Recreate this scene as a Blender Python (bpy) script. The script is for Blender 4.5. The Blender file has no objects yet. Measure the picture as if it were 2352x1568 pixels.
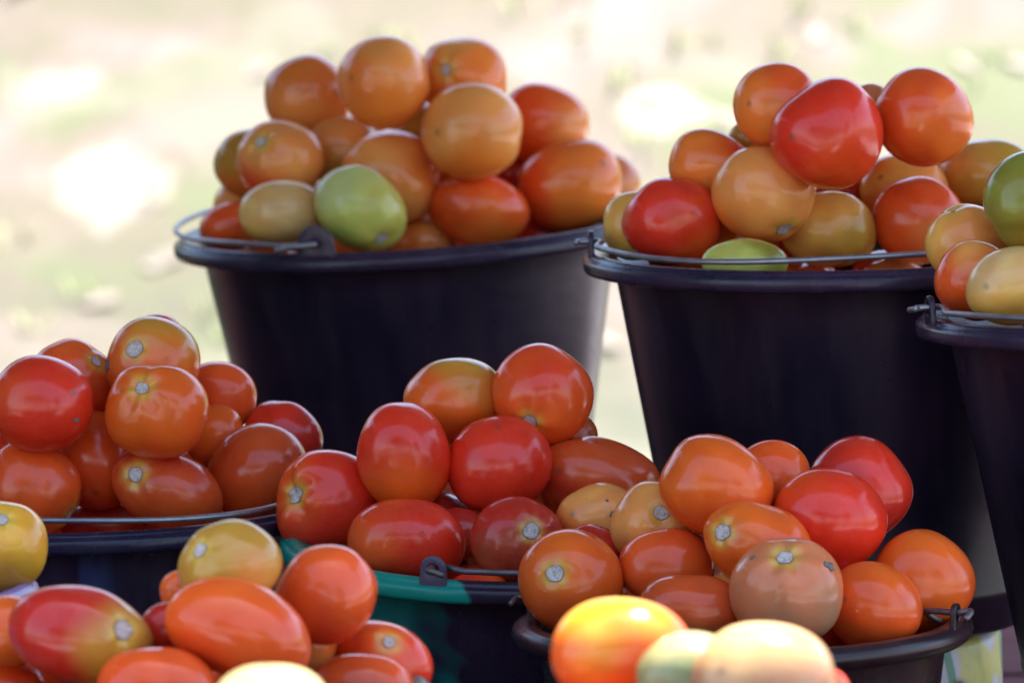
import bpy, bmesh, math, random
import numpy as np
from mathutils import Vector, Matrix, Euler

S = bpy.context.scene
COL = S.collection
rad = math.radians

# ------------------------------------------------------------------ camera
PITCH = rad(5.8)
FPX = 15250.0                       # focal length in pixels of a 2352 px wide picture
CX, CY = 1176.0, 784.0
CAM = np.array([0.0, 0.0, 1.5])
FWD = np.array([0.0, math.cos(PITCH), -math.sin(PITCH)])
UPV = np.array([0.0, math.sin(PITCH), math.cos(PITCH)])
RGT = np.array([1.0, 0.0, 0.0])
cd = bpy.data.cameras.new('camera')
cam = bpy.data.objects.new('camera', cd)
COL.objects.link(cam)
cam.location = CAM
cam.rotation_euler = (math.pi/2 - PITCH, 0, 0)
cd.sensor_width = 36.0
cd.lens = FPX / 2352.0 * 36.0
cd.clip_end = 2000
cd.dof.use_dof = True
cd.dof.focus_distance = 3.66
cd.dof.aperture_fstop = cd.lens / 17.0
S.camera = cam

# ------------------------------------------------------------------ light
SUN_EL, SUN_AZ = 72.0, 35.0          # azimuth measured from +Y towards +X
w = bpy.data.worlds.new('World'); S.world = w; w.use_nodes = True
nt = w.node_tree
sky = nt.nodes.new('ShaderNodeTexSky'); sky.sky_type = 'NISHITA'; sky.sun_disc = False
sky.sun_elevation = rad(SUN_EL); sky.sun_rotation = rad(SUN_AZ)
sky.dust_density = 1.5
bg = nt.nodes['Background']
nt.links.new(sky.outputs[0], bg.inputs[0]); bg.inputs[1].default_value = 0.15
sd = bpy.data.lights.new('sun', 'SUN'); sd.energy = 4.5; sd.angle = rad(0.53); sd.color = (1.0, 0.95, 0.87)
sun = bpy.data.objects.new('sun', sd); COL.objects.link(sun)
sv = Vector((math.sin(rad(SUN_AZ))*math.cos(rad(SUN_EL)), math.cos(rad(SUN_AZ))*math.cos(rad(SUN_EL)), math.sin(rad(SUN_EL))))
sun.rotation_euler = (-sv).to_track_quat('-Z', 'Y').to_euler()
sun.location = (2, 2, 12)
S.view_settings.view_transform = 'Standard'; S.view_settings.look = 'None'
S.view_settings.exposure = 2.02; S.view_settings.gamma = 1
S.view_settings.use_curve_mapping = False
S.cycles.max_bounces = 8

# ------------------------------------------------------------------ helpers
def at(px, py, d):
    """world point seen at picture pixel (2352 wide) at depth d in front of the camera"""
    return CAM + d*(FWD + RGT*(px-CX)/FPX + UPV*(CY-py)/FPX)

def tag(o, label=None, cat=None, group=None, kind=None):
    if label: o['label'] = label
    if cat: o['category'] = cat
    if group: o['group'] = group
    if kind: o['kind'] = kind
    return o

def empty(name, loc, rot=None):
    o = bpy.data.objects.new(name, None); COL.objects.link(o)
    o.location = loc; o.empty_display_size = 0.05
    if rot is not None: o.rotation_euler = rot
    return o

def meshobj(name, V, F, mat, parent=None, smooth=True):
    me = bpy.data.meshes.new(name)
    me.from_pydata([tuple(v) for v in V], [], [tuple(f) for f in F])
    if smooth: me.polygons.foreach_set('use_smooth', [True]*len(me.polygons))
    me.update()
    if mat: me.materials.append(mat)
    o = bpy.data.objects.new(name, me); COL.objects.link(o)
    if parent: o.parent = parent
    return o

def bm_obj(name, bm, mat, parent=None, smooth=False):
    me = bpy.data.meshes.new(name); bm.to_mesh(me); bm.free()
    if smooth: me.polygons.foreach_set('use_smooth', [True]*len(me.polygons))
    if mat: me.materials.append(mat)
    o = bpy.data.objects.new(name, me); COL.objects.link(o)
    if parent: o.parent = parent
    return o

def bm_box(bm, c, s, rot=None, bevel=0.0):
    m = Matrix.Translation(c) @ (rot.to_4x4() if rot is not None else Matrix.Identity(4)) @ Matrix.Diagonal((s[0], s[1], s[2], 1))
    r = bmesh.ops.create_cube(bm, size=1, matrix=m)
    if bevel:
        es = list({e for v in r['verts'] for e in v.link_edges})
        bmesh.ops.bevel(bm, geom=es, offset=bevel, segments=2, affect='EDGES', profile=0.6)

def lathe(prof, n=128, closed=False, wob=None):
    V, F = [], []
    m = len(prof)
    for i in range(n):
        a = 2*math.pi*i/n
        for (r, z) in prof:
            k = 1.0 if wob is None else wob(a)
            V.append((r*k*math.cos(a), r*k*math.sin(a), z))
    for i in range(n):
        j = (i+1) % n
        for k in range(m if closed else m-1):
            l = (k+1) % m
            F.append((i*m+k, j*m+k, j*m+l, i*m+l))
    return V, F

def tube(pts, r, n=10, cap=True):
    pts = [Vector(p) for p in pts]
    V, F = [], []
    prev = None
    for i, p in enumerate(pts):
        t = (pts[min(i+1, len(pts)-1)] - pts[max(i-1, 0)]).normalized()
        if prev is None:
            a = t.cross(Vector((0, 0, 1)))
            if a.length < 1e-3: a = t.cross(Vector((1, 0, 0)))
            a.normalize()
        else:
            a = (prev - t*prev.dot(t)).normalized()
        prev = a
        b = t.cross(a)
        rr = r[i] if hasattr(r, '__len__') else r
        for k in range(n):
            th = 2*math.pi*k/n
            V.append(p + (a*math.cos(th) + b*math.sin(th))*rr)
    for i in range(len(pts)-1):
        for k in range(n):
            F.append((i*n+k, i*n+(k+1) % n, (i+1)*n+(k+1) % n, (i+1)*n+k))
    if cap:
        F.append(tuple(range(n-1, -1, -1))); F.append(tuple((len(pts)-1)*n+k for k in range(n)))
    return V, F

# ------------------------------------------------------------------ materials
class NB:
    def __init__(s, name):
        s.m = bpy.data.materials.new(name); s.m.use_nodes = True
        s.t = s.m.node_tree; s.b = s.t.nodes['Principled BSDF']
    def n(s, typ, **kw):
        x = s.t.nodes.new(typ)
        for k, v in kw.items(): setattr(x, k, v)
        return x
    def l(s, a, b): s.t.links.new(a, b)
    def noise(s, scale, detail=3, rough=0.5, vec=None, dist=0.0):
        x = s.n('ShaderNodeTexNoise'); x.inputs['Scale'].default_value = scale
        x.inputs['Detail'].default_value = detail; x.inputs['Roughness'].default_value = rough
        x.inputs['Distortion'].default_value = dist
        if vec is not None: s.l(vec, x.inputs['Vector'])
        return x.outputs['Fac']
    def ramp(s, fac, stops):
        r = s.n('ShaderNodeValToRGB'); e = r.color_ramp.elements
        while len(e) > 1: e.remove(e[-1])
        e[0].position = stops[0][0]; e[0].color = (*stops[0][1], 1)
        for p, c in stops[1:]:
            q = e.new(p); q.color = (*c, 1)
        s.l(fac, r.inputs[0]); return r.outputs[0]
    def mix(s, fac, a, b, mode='MIX'):
        x = s.n('ShaderNodeMix', data_type='RGBA', blend_type=mode)
        for sock, v in ((x.inputs[0], fac), (x.inputs[6], a), (x.inputs[7], b)):
            if hasattr(v, 'is_output'): s.l(v, sock)
            elif isinstance(v, tuple): sock.default_value = (*v, 1)
            else: sock.default_value = v
        return x.outputs[2]
    def math(s, op, a, b=0.0, clamp=False):
        x = s.n('ShaderNodeMath', operation=op, use_clamp=clamp)
        for sock, v in ((x.inputs[0], a), (x.inputs[1], b)):
            if hasattr(v, 'is_output'): s.l(v, sock)
            else: sock.default_value = v
        return x.outputs[0]
    def obj(s): return s.n('ShaderNodeTexCoord').outputs['Object']
    def bump(s, h, strength, dist):
        x = s.n('ShaderNodeBump'); x.inputs['Strength'].default_value = strength; x.inputs['Distance'].default_value = dist
        s.l(h, x.inputs['Height']); s.l(x.outputs[0], s.b.inputs['Normal'])
    def base(s, v):
        if hasattr(v, 'is_output'): s.l(v, s.b.inputs['Base Color'])
        else: s.b.inputs['Base Color'].default_value = (*v, 1)
    def rough(s, v):
        if hasattr(v, 'is_output'): s.l(v, s.b.inputs['Roughness'])
        else: s.b.inputs['Roughness'].default_value = v

def mat_tomato():
    N = NB('tomato_skin')
    oc = N.obj()
    a = N.n('ShaderNodeAttribute'); a.attribute_name = 'skin'
    n1 = N.noise(55, 4, 0.55, oc)
    n2 = N.noise(420, 3, 0.6, oc)
    col = N.mix(N.math('MULTIPLY', N.math('SUBTRACT', n1, 0.36, True), 0.6), a.outputs['Color'],
                N.mix(1.0, a.outputs['Color'], (1.15, 0.55, 0.40), 'MULTIPLY'))
    col = N.mix(0.025, col, N.ramp(n2, [(0.3, (0.35, 0.12, 0.03)), (0.7, (0.9, 0.62, 0.3))]))
    # small brown specks and rub marks; amount is a property of each tomato
    sp = N.n('ShaderNodeAttribute', attribute_type='OBJECT'); sp.attribute_name = 'specks'
    vo = N.n('ShaderNodeTexVoronoi'); vo.inputs['Scale'].default_value = 130; vo.inputs['Randomness'].default_value = 1.0
    N.l(oc, vo.inputs['Vector'])
    keep = N.math('GREATER_THAN', N.noise(90, 1, 0.5, oc), 0.56)
    dot = N.math('LESS_THAN', vo.outputs['Distance'], N.math('MULTIPLY', sp.outputs['Fac'], 0.22))
    col = N.mix(N.math('MULTIPLY', N.math('MULTIPLY', dot, keep), 0.75), col, (0.09, 0.05, 0.035))
    dust = N.noise(38, 5, 0.65, oc, 0.6)
    col = N.mix(N.ramp(dust, [(0.45, (0, 0, 0)), (0.75, (0.05, 0.05, 0.05))]), col, (0.55, 0.42, 0.36))
    N.base(col)
    N.rough(N.math('ADD', N.math('MULTIPLY', dust, 0.22), 0.08))
    N.b.inputs['IOR'].default_value = 1.47
    N.b.inputs['Specular IOR Level'].default_value = 0.45
    N.b.inputs['Subsurface Weight'].default_value = 0.12
    N.b.inputs['Subsurface Radius'].default_value = (1.0, 0.30, 0.10)
    N.b.inputs['Subsurface Scale'].default_value = 0.004
    N.bump(N.math('ADD', N.noise(48, 2, 0.5, oc), N.math('MULTIPLY', N.noise(260, 3, 0.6, oc), 0.05)), 0.22, 0.0035)
    return N.m

def mat_scar(name, dark=1.0):
    N = NB(name)
    oc = N.obj()
    n = N.noise(420, 4, 0.6, oc, 1.6)
    c = N.ramp(n, [(0.33, tuple(x*dark for x in (0.20, 0.13, 0.09))), (0.42, tuple(x*dark for x in (0.44, 0.36, 0.31))), (0.60, tuple(x*dark for x in (0.60, 0.51, 0.46)))])
    a = N.n('ShaderNodeAttribute'); a.attribute_name = 'edge'
    c = N.mix(a.outputs['Fac'], c, (0.13, 0.075, 0.04))
    N.base(c); N.rough(0.85); N.bump(n, 0.35, 0.0006)
    return N.m

def mat_plastic(name, base, dusty=(0.22, 0.17, 0.17), green=None, glossy=0.30, mott=1.5, refl_bands=None):
    N = NB(name)
    oc = N.obj()
    n = N.ramp(N.noise(7, 4, 0.6, oc, 0.7), [(0.38, (0, 0, 0)), (0.66, (1, 1, 1))])
    c = N.mix(N.math('MULTIPLY', n, 0.9), base, (base[0]*3+.010, base[1]*1.7+.003, base[2]*1.6+.004))
    if green:
        g = N.noise(9, 2, 0.5, oc, 2.2)
        sx = N.n('ShaderNodeSeparateXYZ'); N.l(oc, sx.inputs[0])
        g = N.math('ADD', N.math('MULTIPLY', N.math('SUBTRACT', g, 0.5), mott), 0.5)
        side = N.math('MULTIPLY', sx.outputs[0], -4.0)
        f = N.ramp(N.math('ADD', N.math('ADD', g, side), -0.17), [(0.47, (0, 0, 0)), (0.53, (1, 1, 1))])
        c = N.mix(f, c, green)
    if refl_bands:                       # reflections painted in as paler vertical streaks
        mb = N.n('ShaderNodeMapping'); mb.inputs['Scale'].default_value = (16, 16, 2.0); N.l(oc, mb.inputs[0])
        c = N.mix(N.ramp(N.noise(1.0, 2, 0.5, mb.outputs[0], 0.5), [(0.56, (0, 0, 0)), (0.60, (0.9, 0.9, 0.9))]), c, refl_bands)
    # vertical smears and settled dust
    mp = N.n('ShaderNodeMapping'); mp.inputs['Scale'].default_value = (30, 30, 3.5); N.l(oc, mp.inputs[0])
    st = N.ramp(N.noise(1.2, 5, 0.65, mp.outputs[0]), [(0.45, (0, 0, 0)), (0.85, (0.10, 0.10, 0.10))])
    c = N.mix(st, c, dusty)
    sc = N.noise(260, 4, 0.8, oc)
    c = N.mix(N.ramp(sc, [(0.66, (0, 0, 0)), (0.76, (0.28, 0.28, 0.28))]), c, dusty)
    N.base(c)
    N.rough(N.math('ADD', N.math('MULTIPLY', N.noise(25, 5, 0.7, oc), 0.22), glossy-0.10))
    N.bump(N.noise(70, 3, 0.6, oc), 0.12, 0.002)
    N.b.inputs['Specular IOR Level'].default_value = 0.36
    return N.m

def mat_simple(name, base, rough=0.6, var=0.5, scale=8, metal=0.0, bump=0.0, stretch=None):
    N = NB(name); oc = N.obj()
    v = oc
    if stretch:
        mp = N.n('ShaderNodeMapping'); mp.inputs['Scale'].default_value = stretch; N.l(oc, mp.inputs[0]); v = mp.outputs[0]
    n = N.noise(scale, 5, 0.6, v, 0.4)
    N.base(N.ramp(n, [(0.25, tuple(x*(1-var) for x in base)), (0.75, tuple(min(1, x*(1+var)) for x in base))]))
    N.rough(rough); N.b.inputs['Metallic'].default_value = metal
    if bump: N.bump(n, 0.5, bump)
    return N.m

M_SKIN = mat_tomato()
M_SCAR = mat_scar('stem_scar_cork')
M_BLEM = mat_scar('blemish_cork', 0.35)
M_NAVY = mat_plastic('navy_black_plastic', (0.0050, 0.0045, 0.0140))
M_RIM = mat_plastic('navy_rim_plastic', (0.010, 0.010, 0.027), glossy=0.26)
M_BROWN = mat_plastic('brown_black_plastic', (0.012, 0.007, 0.009), glossy=0.28)
M_MARBLE = mat_plastic('green_marbled_plastic', (0.010, 0.008, 0.020), green=(0.004, 0.235, 0.165), glossy=0.28)
M_MBODY = mat_plastic('green_and_black_plastic', (0.010, 0.008, 0.020), green=(0.003, 0.12, 0.10), glossy=0.25, mott=.5)
M_DBODY = mat_plastic('navy_plastic_with_painted_reflections', (0.0050, 0.0045, 0.0140), glossy=0.25, refl_bands=(0.028, 0.034, 0.085))
M_LUG = mat_plastic('grey_violet_plastic', (0.06, 0.06, 0.09), glossy=0.22)
M_TEAL = mat_plastic('teal_plastic', (0.004, 0.22, 0.19), glossy=0.28)
M_LILAC = mat_plastic('lilac_plastic', (0.16, 0.14, 0.30), glossy=0.28)
M_WIRE = mat_simple('galvanised_wire', (0.30, 0.29, 0.31), 0.42, 0.35, 60, 0.85)
M_RUST = mat_simple('rusty_wire', (0.16, 0.12, 0.12), 0.5, 0.5, 80, 0.7)
M_MAROON = mat_simple('maroon_painted_wood', (0.090, 0.022, 0.028), 0.85, 0.3, 5, 0, 0.001, (1, 12, 12))
M_MAROON.node_tree.nodes['Principled BSDF'].inputs['Specular IOR Level'].default_value = 0.15
M_WOOD = mat_simple('weathered_wood', (0.22, 0.15, 0.10), 0.8, 0.5, 4, 0, 0.002, (12, 12, 1))
M_TARP = mat_simple('canopy_cloth', (0.17, 0.15, 0.14), 0.8, 0.2, 3, 0, 0.002)
M_BARK = mat_simple('bark', (0.12, 0.085, 0.06), 0.9, 0.5, 12, 0, 0.01)
M_LEAF = mat_simple('tree_leaf', (0.05, 0.09, 0.025), 0.6, 0.6, 3)
M_GRASS = mat_simple('dry_grass_blade', (0.40, 0.44, 0.18), 0.75, 0.25, 1.6)
M_LITTER = mat_simple('dead_leaf', (0.30, 0.25, 0.20), 0.8, 0.2, 1.2)

def mat_ground():
    """dry earth and litter: cream and pinkish soil, yellow-green grass, shade painted in as greyer colour towards the foot of the bank"""
    N = NB('earth_and_dry_grass'); oc = N.obj()
    big = N.noise(2.8, 2, 0.5, oc, 0.9)
    c = N.ramp(big, [(0.34, (0.128, 0.118, 0.074)), (0.46, (0.150, 0.126, 0.088)), (0.56, (0.176, 0.140, 0.113)), (0.68, (0.215, 0.175, 0.152))])
    mp = N.n('ShaderNodeMapping'); mp.inputs['Location'].default_value = (3.1, 5.2, 0); N.l(oc, mp.inputs[0])
    gr = N.noise(2.2, 3, 0.5, mp.outputs[0], 0.8)
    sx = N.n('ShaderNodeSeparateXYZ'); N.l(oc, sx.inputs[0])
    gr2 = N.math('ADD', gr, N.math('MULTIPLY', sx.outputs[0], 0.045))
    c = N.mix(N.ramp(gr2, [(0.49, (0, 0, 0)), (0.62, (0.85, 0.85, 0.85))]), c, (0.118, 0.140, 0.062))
    dn = N.noise(4.0, 3, 0.6, oc)
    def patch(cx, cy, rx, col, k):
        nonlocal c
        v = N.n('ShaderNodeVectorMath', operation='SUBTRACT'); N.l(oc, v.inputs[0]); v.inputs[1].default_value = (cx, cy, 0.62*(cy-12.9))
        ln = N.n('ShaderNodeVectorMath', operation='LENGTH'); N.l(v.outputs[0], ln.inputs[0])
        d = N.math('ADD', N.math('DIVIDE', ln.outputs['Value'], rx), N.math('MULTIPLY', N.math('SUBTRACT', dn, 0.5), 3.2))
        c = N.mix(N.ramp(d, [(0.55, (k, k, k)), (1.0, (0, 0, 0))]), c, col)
    patch(-.86, 13.66, .15, (.34, .295, .25), .85)      # paler patches on the bank
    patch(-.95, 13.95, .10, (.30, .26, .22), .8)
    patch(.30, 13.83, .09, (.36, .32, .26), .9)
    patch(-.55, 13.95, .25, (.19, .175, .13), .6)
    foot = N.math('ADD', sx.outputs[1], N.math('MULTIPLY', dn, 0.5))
    foot_shade = N.ramp(N.math('MULTIPLY', N.math('SUBTRACT', foot, 13.1), 1.0), [(0.15, (0.85, 0.85, 0.85)), (0.62, (0, 0, 0))])  # shade at the bank's foot, painted as duller colour
    c = N.mix(foot_shade, c, N.ramp(big, [(0.4, (0.085, 0.092, 0.060)), (0.62, (0.150, 0.130, 0.098))]))
    fine = N.noise(14, 5, 0.65, oc)
    c = N.mix(0.10, c, N.ramp(fine, [(0.30, (0.08, 0.065, 0.09)), (0.55, (0.15, 0.13, 0.10)), (0.75, (0.30, 0.26, 0.21))]))
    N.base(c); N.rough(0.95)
    return N.m
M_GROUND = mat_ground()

def mat_print():
    """cream-yellow film printed with green stalks and pale mauve flowers"""
    N = NB('printed_yellow_film'); oc = N.obj()
    n = N.noise(18, 4, 0.6, oc, 0.6)
    c = N.ramp(n, [(0.3, (0.34, 0.32, 0.06)), (0.5, (0.60, 0.50, 0.14)), (0.75, (0.74, 0.62, 0.28))])
    v = N.n('ShaderNodeTexVoronoi'); v.inputs['Scale'].default_value = 26; N.l(oc, v.inputs['Vector'])
    c = N.mix(N.ramp(v.outputs['Distance'], [(0.34, (0.9, 0.9, 0.9)), (0.44, (0, 0, 0))]), c, (0.60, 0.52, 0.62))
    wv = N.n('ShaderNodeTexWave'); wv.wave_type = 'BANDS'; wv.bands_direction = 'X'
    wv.inputs['Scale'].default_value = 9; wv.inputs['Distortion'].default_value = 2.2; wv.inputs['Detail'].default_value = 1
    wv.inputs['Detail Scale'].default_value = 1.6
    N.l(oc, wv.inputs['Vector'])
    c = N.mix(N.ramp(wv.outputs['Fac'], [(0.94, (0, 0, 0)), (0.97, (0.85, 0.85, 0.85))]), c, (0.05, 0.26, 0.13))
    N.base(c); N.rough(0.45); N.bump(N.noise(30, 3, 0.5, oc), 0.4, 0.003)
    return N.m
M_PRINT = mat_print()

# ------------------------------------------------------------------ terrain
rng = np.random.default_rng(5)
def ground_z(x, y):
    t = max(0.0, y - 12.9)
    z = 0.62*t if t < 7 else 4.34 + (t-7)*0.08
    if y > 12.2 and y < 12.9: z = 0
    z += 0.03*math.sin(1.7*x+0.6*y)*min(1, t) + 0.05*math.sin(0.9*x-1.1*y+2)*min(1, t)
    return z
def build_ground():
    xs = sorted(set([-600, -250, -100, -50, -30, -20, -14, -10] + [round(-8+0.4*i, 3) for i in range(41)] + [10, 14, 20, 30, 50, 100, 250, 600]))
    ys = sorted(set([-600, -250, -100, -40, -20, -12, -6, -3, 0, 3, 6, 8, 9.5, 11] + [round(12.2+0.35*i, 3) for i in range(26)] + [22, 25, 30, 45, 80, 150, 300, 700]))
    V = [(x, y, ground_z(x, y)) for y in ys for x in xs]
    n = len(xs)
    F = [(j*n+i, j*n+i+1, (j+1)*n+i+1, (j+1)*n+i) for j in range(len(ys)-1) for i in range(n-1)]
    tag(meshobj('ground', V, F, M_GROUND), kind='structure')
build_ground()

def bounce_pavement():
    """unseen pale slabs added in front and right of the stall to bounce light"""
    m = mat_simple('pale_concrete', (0.44, 0.40, 0.41), 0.9, 0.12, 2.5, 0, 0.003)
    root = empty('bounce_pavement', (0, 0, 0)); tag(root, kind='structure')
    first = None
    for ix in range(8):
        for iy in range(12):
            x = -4.5+1.5*ix; y = -7.2+1.5*iy
            if x < 1.7 and y > 1.7 or y > 10: continue
            if first is None:
                bm = bmesh.new(); bm_box(bm, (0, 0, .045), (1.49, 1.49, .09), bevel=.006); first = bm_obj('slab', bm, m, root); o = first
            else:
                o = bpy.data.objects.new('slab', first.data); COL.objects.link(o); o.parent = root
            o.location = (x, y, .003*math.sin(ix*3.1+iy*1.7))
bounce_pavement()

def scatter(name, mat, count, seed, maker, label, cat, box):
    r = random.Random(seed); V, F = [], []
    for _ in range(count):
        x = r.uniform(box[0], box[1]); y = r.uniform(box[2], box[3])
        maker(r, x, y, ground_z(x, y), V, F)
    o = meshobj(name, V, F, mat, smooth=False)
    tag(o, label, cat, kind='stuff')
    return o
def tuft(r, x, y, z, V, F):
    if math.sin(2.1*x+0.7)*math.sin(3.3*y+x) + r.uniform(-.5, .5) < 0.0: return
    for _ in range(6):
        a = r.uniform(0, 6.28); h = r.uniform(.02, .055); lx, ly = math.cos(a), math.sin(a)
        bx, by = x+r.uniform(-.03, .03), y+r.uniform(-.03, .03); wd = r.uniform(.003, .006); ln = r.uniform(.3, .9)*h
        k = len(V)
        V.extend([(bx-ly*wd, by+lx*wd, z), (bx+ly*wd, by-lx*wd, z), (bx+lx*ln*.5-ly*wd*.7, by+ly*ln*.5+lx*wd*.7, z+h*.7),
                  (bx+lx*ln*.5+ly*wd*.7, by+ly*ln*.5-lx*wd*.7, z+h*.7), (bx+lx*ln, by+ly*ln, z+h)])
        F.extend([(k, k+1, k+3, k+2), (k+2, k+3, k+4)])
def leaf(r, x, y, z, V, F):
    s = r.uniform(.02, .055); a = r.uniform(0, 6.28); k = len(V); e = Euler((0, 0, a)); t2 = Euler(((.55 if y > 12.9 else 0)+r.uniform(-.2, .2), r.uniform(-.2, .2), 0))
    for p in ((-s, 0, 0), (-.3*s, -.45*s, .15*s), (.5*s, -.35*s, .1*s), (s, 0, .2*s), (.5*s, .35*s, .1*s), (-.3*s, .45*s, .15*s)):
        q = Vector(p); q.rotate(e); q.rotate(t2); V.append((x+q.x, y+q.y, z+.005+q.z))
    F.append((k, k+1, k+2, k+3)); F.append((k, k+3, k+4, k+5))
scatter('grass', M_GRASS, 650, 11, tuft, 'dry yellow green grass tufts growing on the sunlit bank behind the buckets', 'grass', (-2.6, 2.6, 11.5, 16.5))
scatter('leaf_litter', M_LITTER, 260, 12, leaf, 'pale brown dead leaves strewn over the sunlit bank', 'leaf litter', (-2.6, 2.6, 11.3, 16.5))

# ------------------------------------------------------------------ unseen trees, added for shade and reflections
def tree(x, y, h, spread, seed, label):
    r = random.Random(seed); z0 = ground_z(x, y) - 0.05
    t = empty('tree', (x, y, z0)); tag(t, label, 'tree', 'trees added around the stall')
    pts = [(0.12*math.sin(i), 0.1*math.cos(1.3*i), h*0.62*i/6) for i in range(7)]
    V, F = tube(pts, [0.17*(1-0.09*i) for i in range(7)], 10)
    tips = []
    for k in range(7):
        a = k*0.9+r.uniform(-.2, .2); st = Vector(pts[3+k % 3]); rr = spread*r.uniform(.5, .85)
        en = Vector((math.cos(a)*rr, math.sin(a)*rr, h*r.uniform(.6, .9)))
        mid = (st+en)/2 + Vector((0, 0, -.2))
        v, f = tube([st, mid, en], [0.07, 0.045, 0.015], 6)
        b = len(V); V += v; F += [tuple(q+b for q in ff) for ff in f]; tips.append(en)
    meshobj('trunk', V, F, M_BARK, t)
    LV, LF = [], []
    for k in range(8000):
        c = tips[k % len(tips)] if k % 3 else Vector((0, 0, h*.8))
        d = Vector((r.gauss(0, 1), r.gauss(0, 1), r.gauss(0, .7)))*spread*.27
        p = c+d; s = r.uniform(.05, .11); e = Euler((r.uniform(-1, 1), r.uniform(-1, 1), r.uniform(0, 6.28))); b = len(LV)
        for q in ((-s, 0, 0), (0, -.4*s, 0), (s, 0, 0), (0, .4*s, 0)):
            v = Vector(q); v.rotate(e); LV.append(p+v)
        LF.append((b, b+1, b+2, b+3))
    meshobj('crown', LV, LF, M_LEAF, t, smooth=False)
tree(-2.9, 13.6, 4.6, 1.7, 1, 'added leafy tree on the bank far behind the left of the stall, outside the picture')
tree(-2.6, -3.6, 4.6, 1.9, 2, 'leafy tree added behind the photographer on the left')
tree(0.5, -5.2, 5.0, 1.6, 3, 'leafy tree added straight behind the photographer')
tree(4.0, -3.2, 4.4, 1.7, 4, 'leafy tree added behind the photographer on the right')

def hedge():  # unseen hedge added to darken what the left sides reflect
    r = random.Random(9); x0 = -2.3
    t = empty('hedge', (x0, 8.2, 0)); tag(t, 'dark leafy hedge added along the left of the stall to darken reflections', 'hedge')
    V, F = [], []
    for i in range(26):
        y = -4.0+8.0*i/25+r.uniform(-.1, .1); v, f = tube([(r.uniform(-.1, .1), y, 0), (r.uniform(-.2, .2), y+r.uniform(-.2, .2), 1.5)], [.022, .008], 6)
        b = len(V); V += v; F += [tuple(q+b for q in ff) for ff in f]
    meshobj('stem', V, F, M_BARK, t)
    V, F = [], []
    for k in range(15000):
        y = r.uniform(-4.1, 4.1); p = Vector((r.gauss(0, .19)+.06*math.sin(3*y), y, r.uniform(.05, 1.75+.12*math.sin(2.3*y)+.07*math.sin(7*y))))
        sz = r.uniform(.03, .065); e = Euler((r.uniform(-1.2, 1.2), r.uniform(-1.2, 1.2), r.uniform(0, 6.28))); b = len(V)
        for q in ((-sz, 0, 0), (0, -.45*sz, 0), (sz, 0, 0), (0, .45*sz, 0)):
            v = Vector(q); v.rotate(e); V.append(p+v)
        F.append((b, b+1, b+2, b+3))
    meshobj('foliage', V, F, M_LEAF, t, smooth=False)
hedge()

# ------------------------------------------------------------------ table and canopy
TZ = 0.772
def build_table():
    t = empty('market_table', (0, 3.9, 0)); tag(t, 'maroon painted plank table that carries the tomato buckets', 'table')
    y0, y1, n = 2.60, 5.40, 18
    pw = (y1-y0)/n
    for i in range(n):
        bm = bmesh.new()
        bm_box(bm, (0, y0+pw*(i+.5)-3.9, TZ-.014+.001*math.sin(i*2.3)), (2.6, pw-.006, .028), bevel=.003)
        bm_obj('plank', bm, M_MAROON, t)
    for sx in (-1.15, 1.15):
        for sy in (-1.2, 1.4):
            bm = bmesh.new(); bm_box(bm, (sx, sy, (TZ-.03)/2), (.08, .08, TZ-.03), bevel=.004); bm_obj('leg', bm, M_WOOD, t)
        bm = bmesh.new(); bm_box(bm, (sx, .1, TZ-.075), (.04, 2.52, .09), bevel=.003); bm_obj('rail', bm, M_WOOD, t)
build_table()

def build_canopy():
    t = empty('market_canopy', (0, 4.6, 0)); tag(t, 'grey cloth canopy on wooden posts shading the market table, above the picture', 'canopy')
    CX0, CX1, Y0, Y1 = -1.6, 1.35, -1.42, .98
    nx, ny = 34, 28; V, F = [], []
    for s in (0, 1):
        for j in range(ny+1):
            for i in range(nx+1):
                x = CX0+(CX1-CX0)*i/nx; y = Y0+(Y1-Y0)*j/ny
                z = 2.12 + .10*j/ny - .05*math.sin(math.pi*i/nx)*math.sin(math.pi*j/ny) + .008*math.sin(7*x+3*y) - s*.004
                V.append((x, y, z))
    n = (nx+1)*(ny+1)
    for j in range(ny):
        for i in range(nx):
            a = j*(nx+1)+i; q = (a, a+1, a+nx+2, a+nx+1)
            F.append(q); F.append(tuple(v+n for v in reversed(q)))
    meshobj('cloth', V, F, M_TARP, t)
    V, F = [], []
    for i in range(25):
        for j in range(17):
            y = -1.38+1.9*i/24; z = 2.06-1.75*j/16
            V.append((-1.585+.03*math.sin(9*y)*(j/16)+.012*math.sin(23*y+2*z), y, z))
    n0 = len(V); V += [(x-.004, y, z) for (x, y, z) in V]
    for i in range(24):
        for j in range(16):
            a = i*17+j; F.append((a, a+1, a+18, a+17)); F.append((n0+a+17, n0+a+18, n0+a+1, n0+a))
    meshobj('blocker_curtain', V, F, M_TARP, t)  # unseen side cloth added to block light from the left
    for sx in (-1.56, 1.31):
        for sy, hh in ((-1.38, 2.10), (.92, 2.16)):
            v, f = tube([(sx, sy, 0), (sx+.01, sy, hh/2), (sx, sy, hh)], .035, 10); meshobj('post', v, f, M_WOOD, t)
        v, f = tube([(sx, -1.38, 2.09), (sx, .92, 2.16)], .022, 8); meshobj('rail', v, f, M_WOOD, t)
build_canopy()

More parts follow.
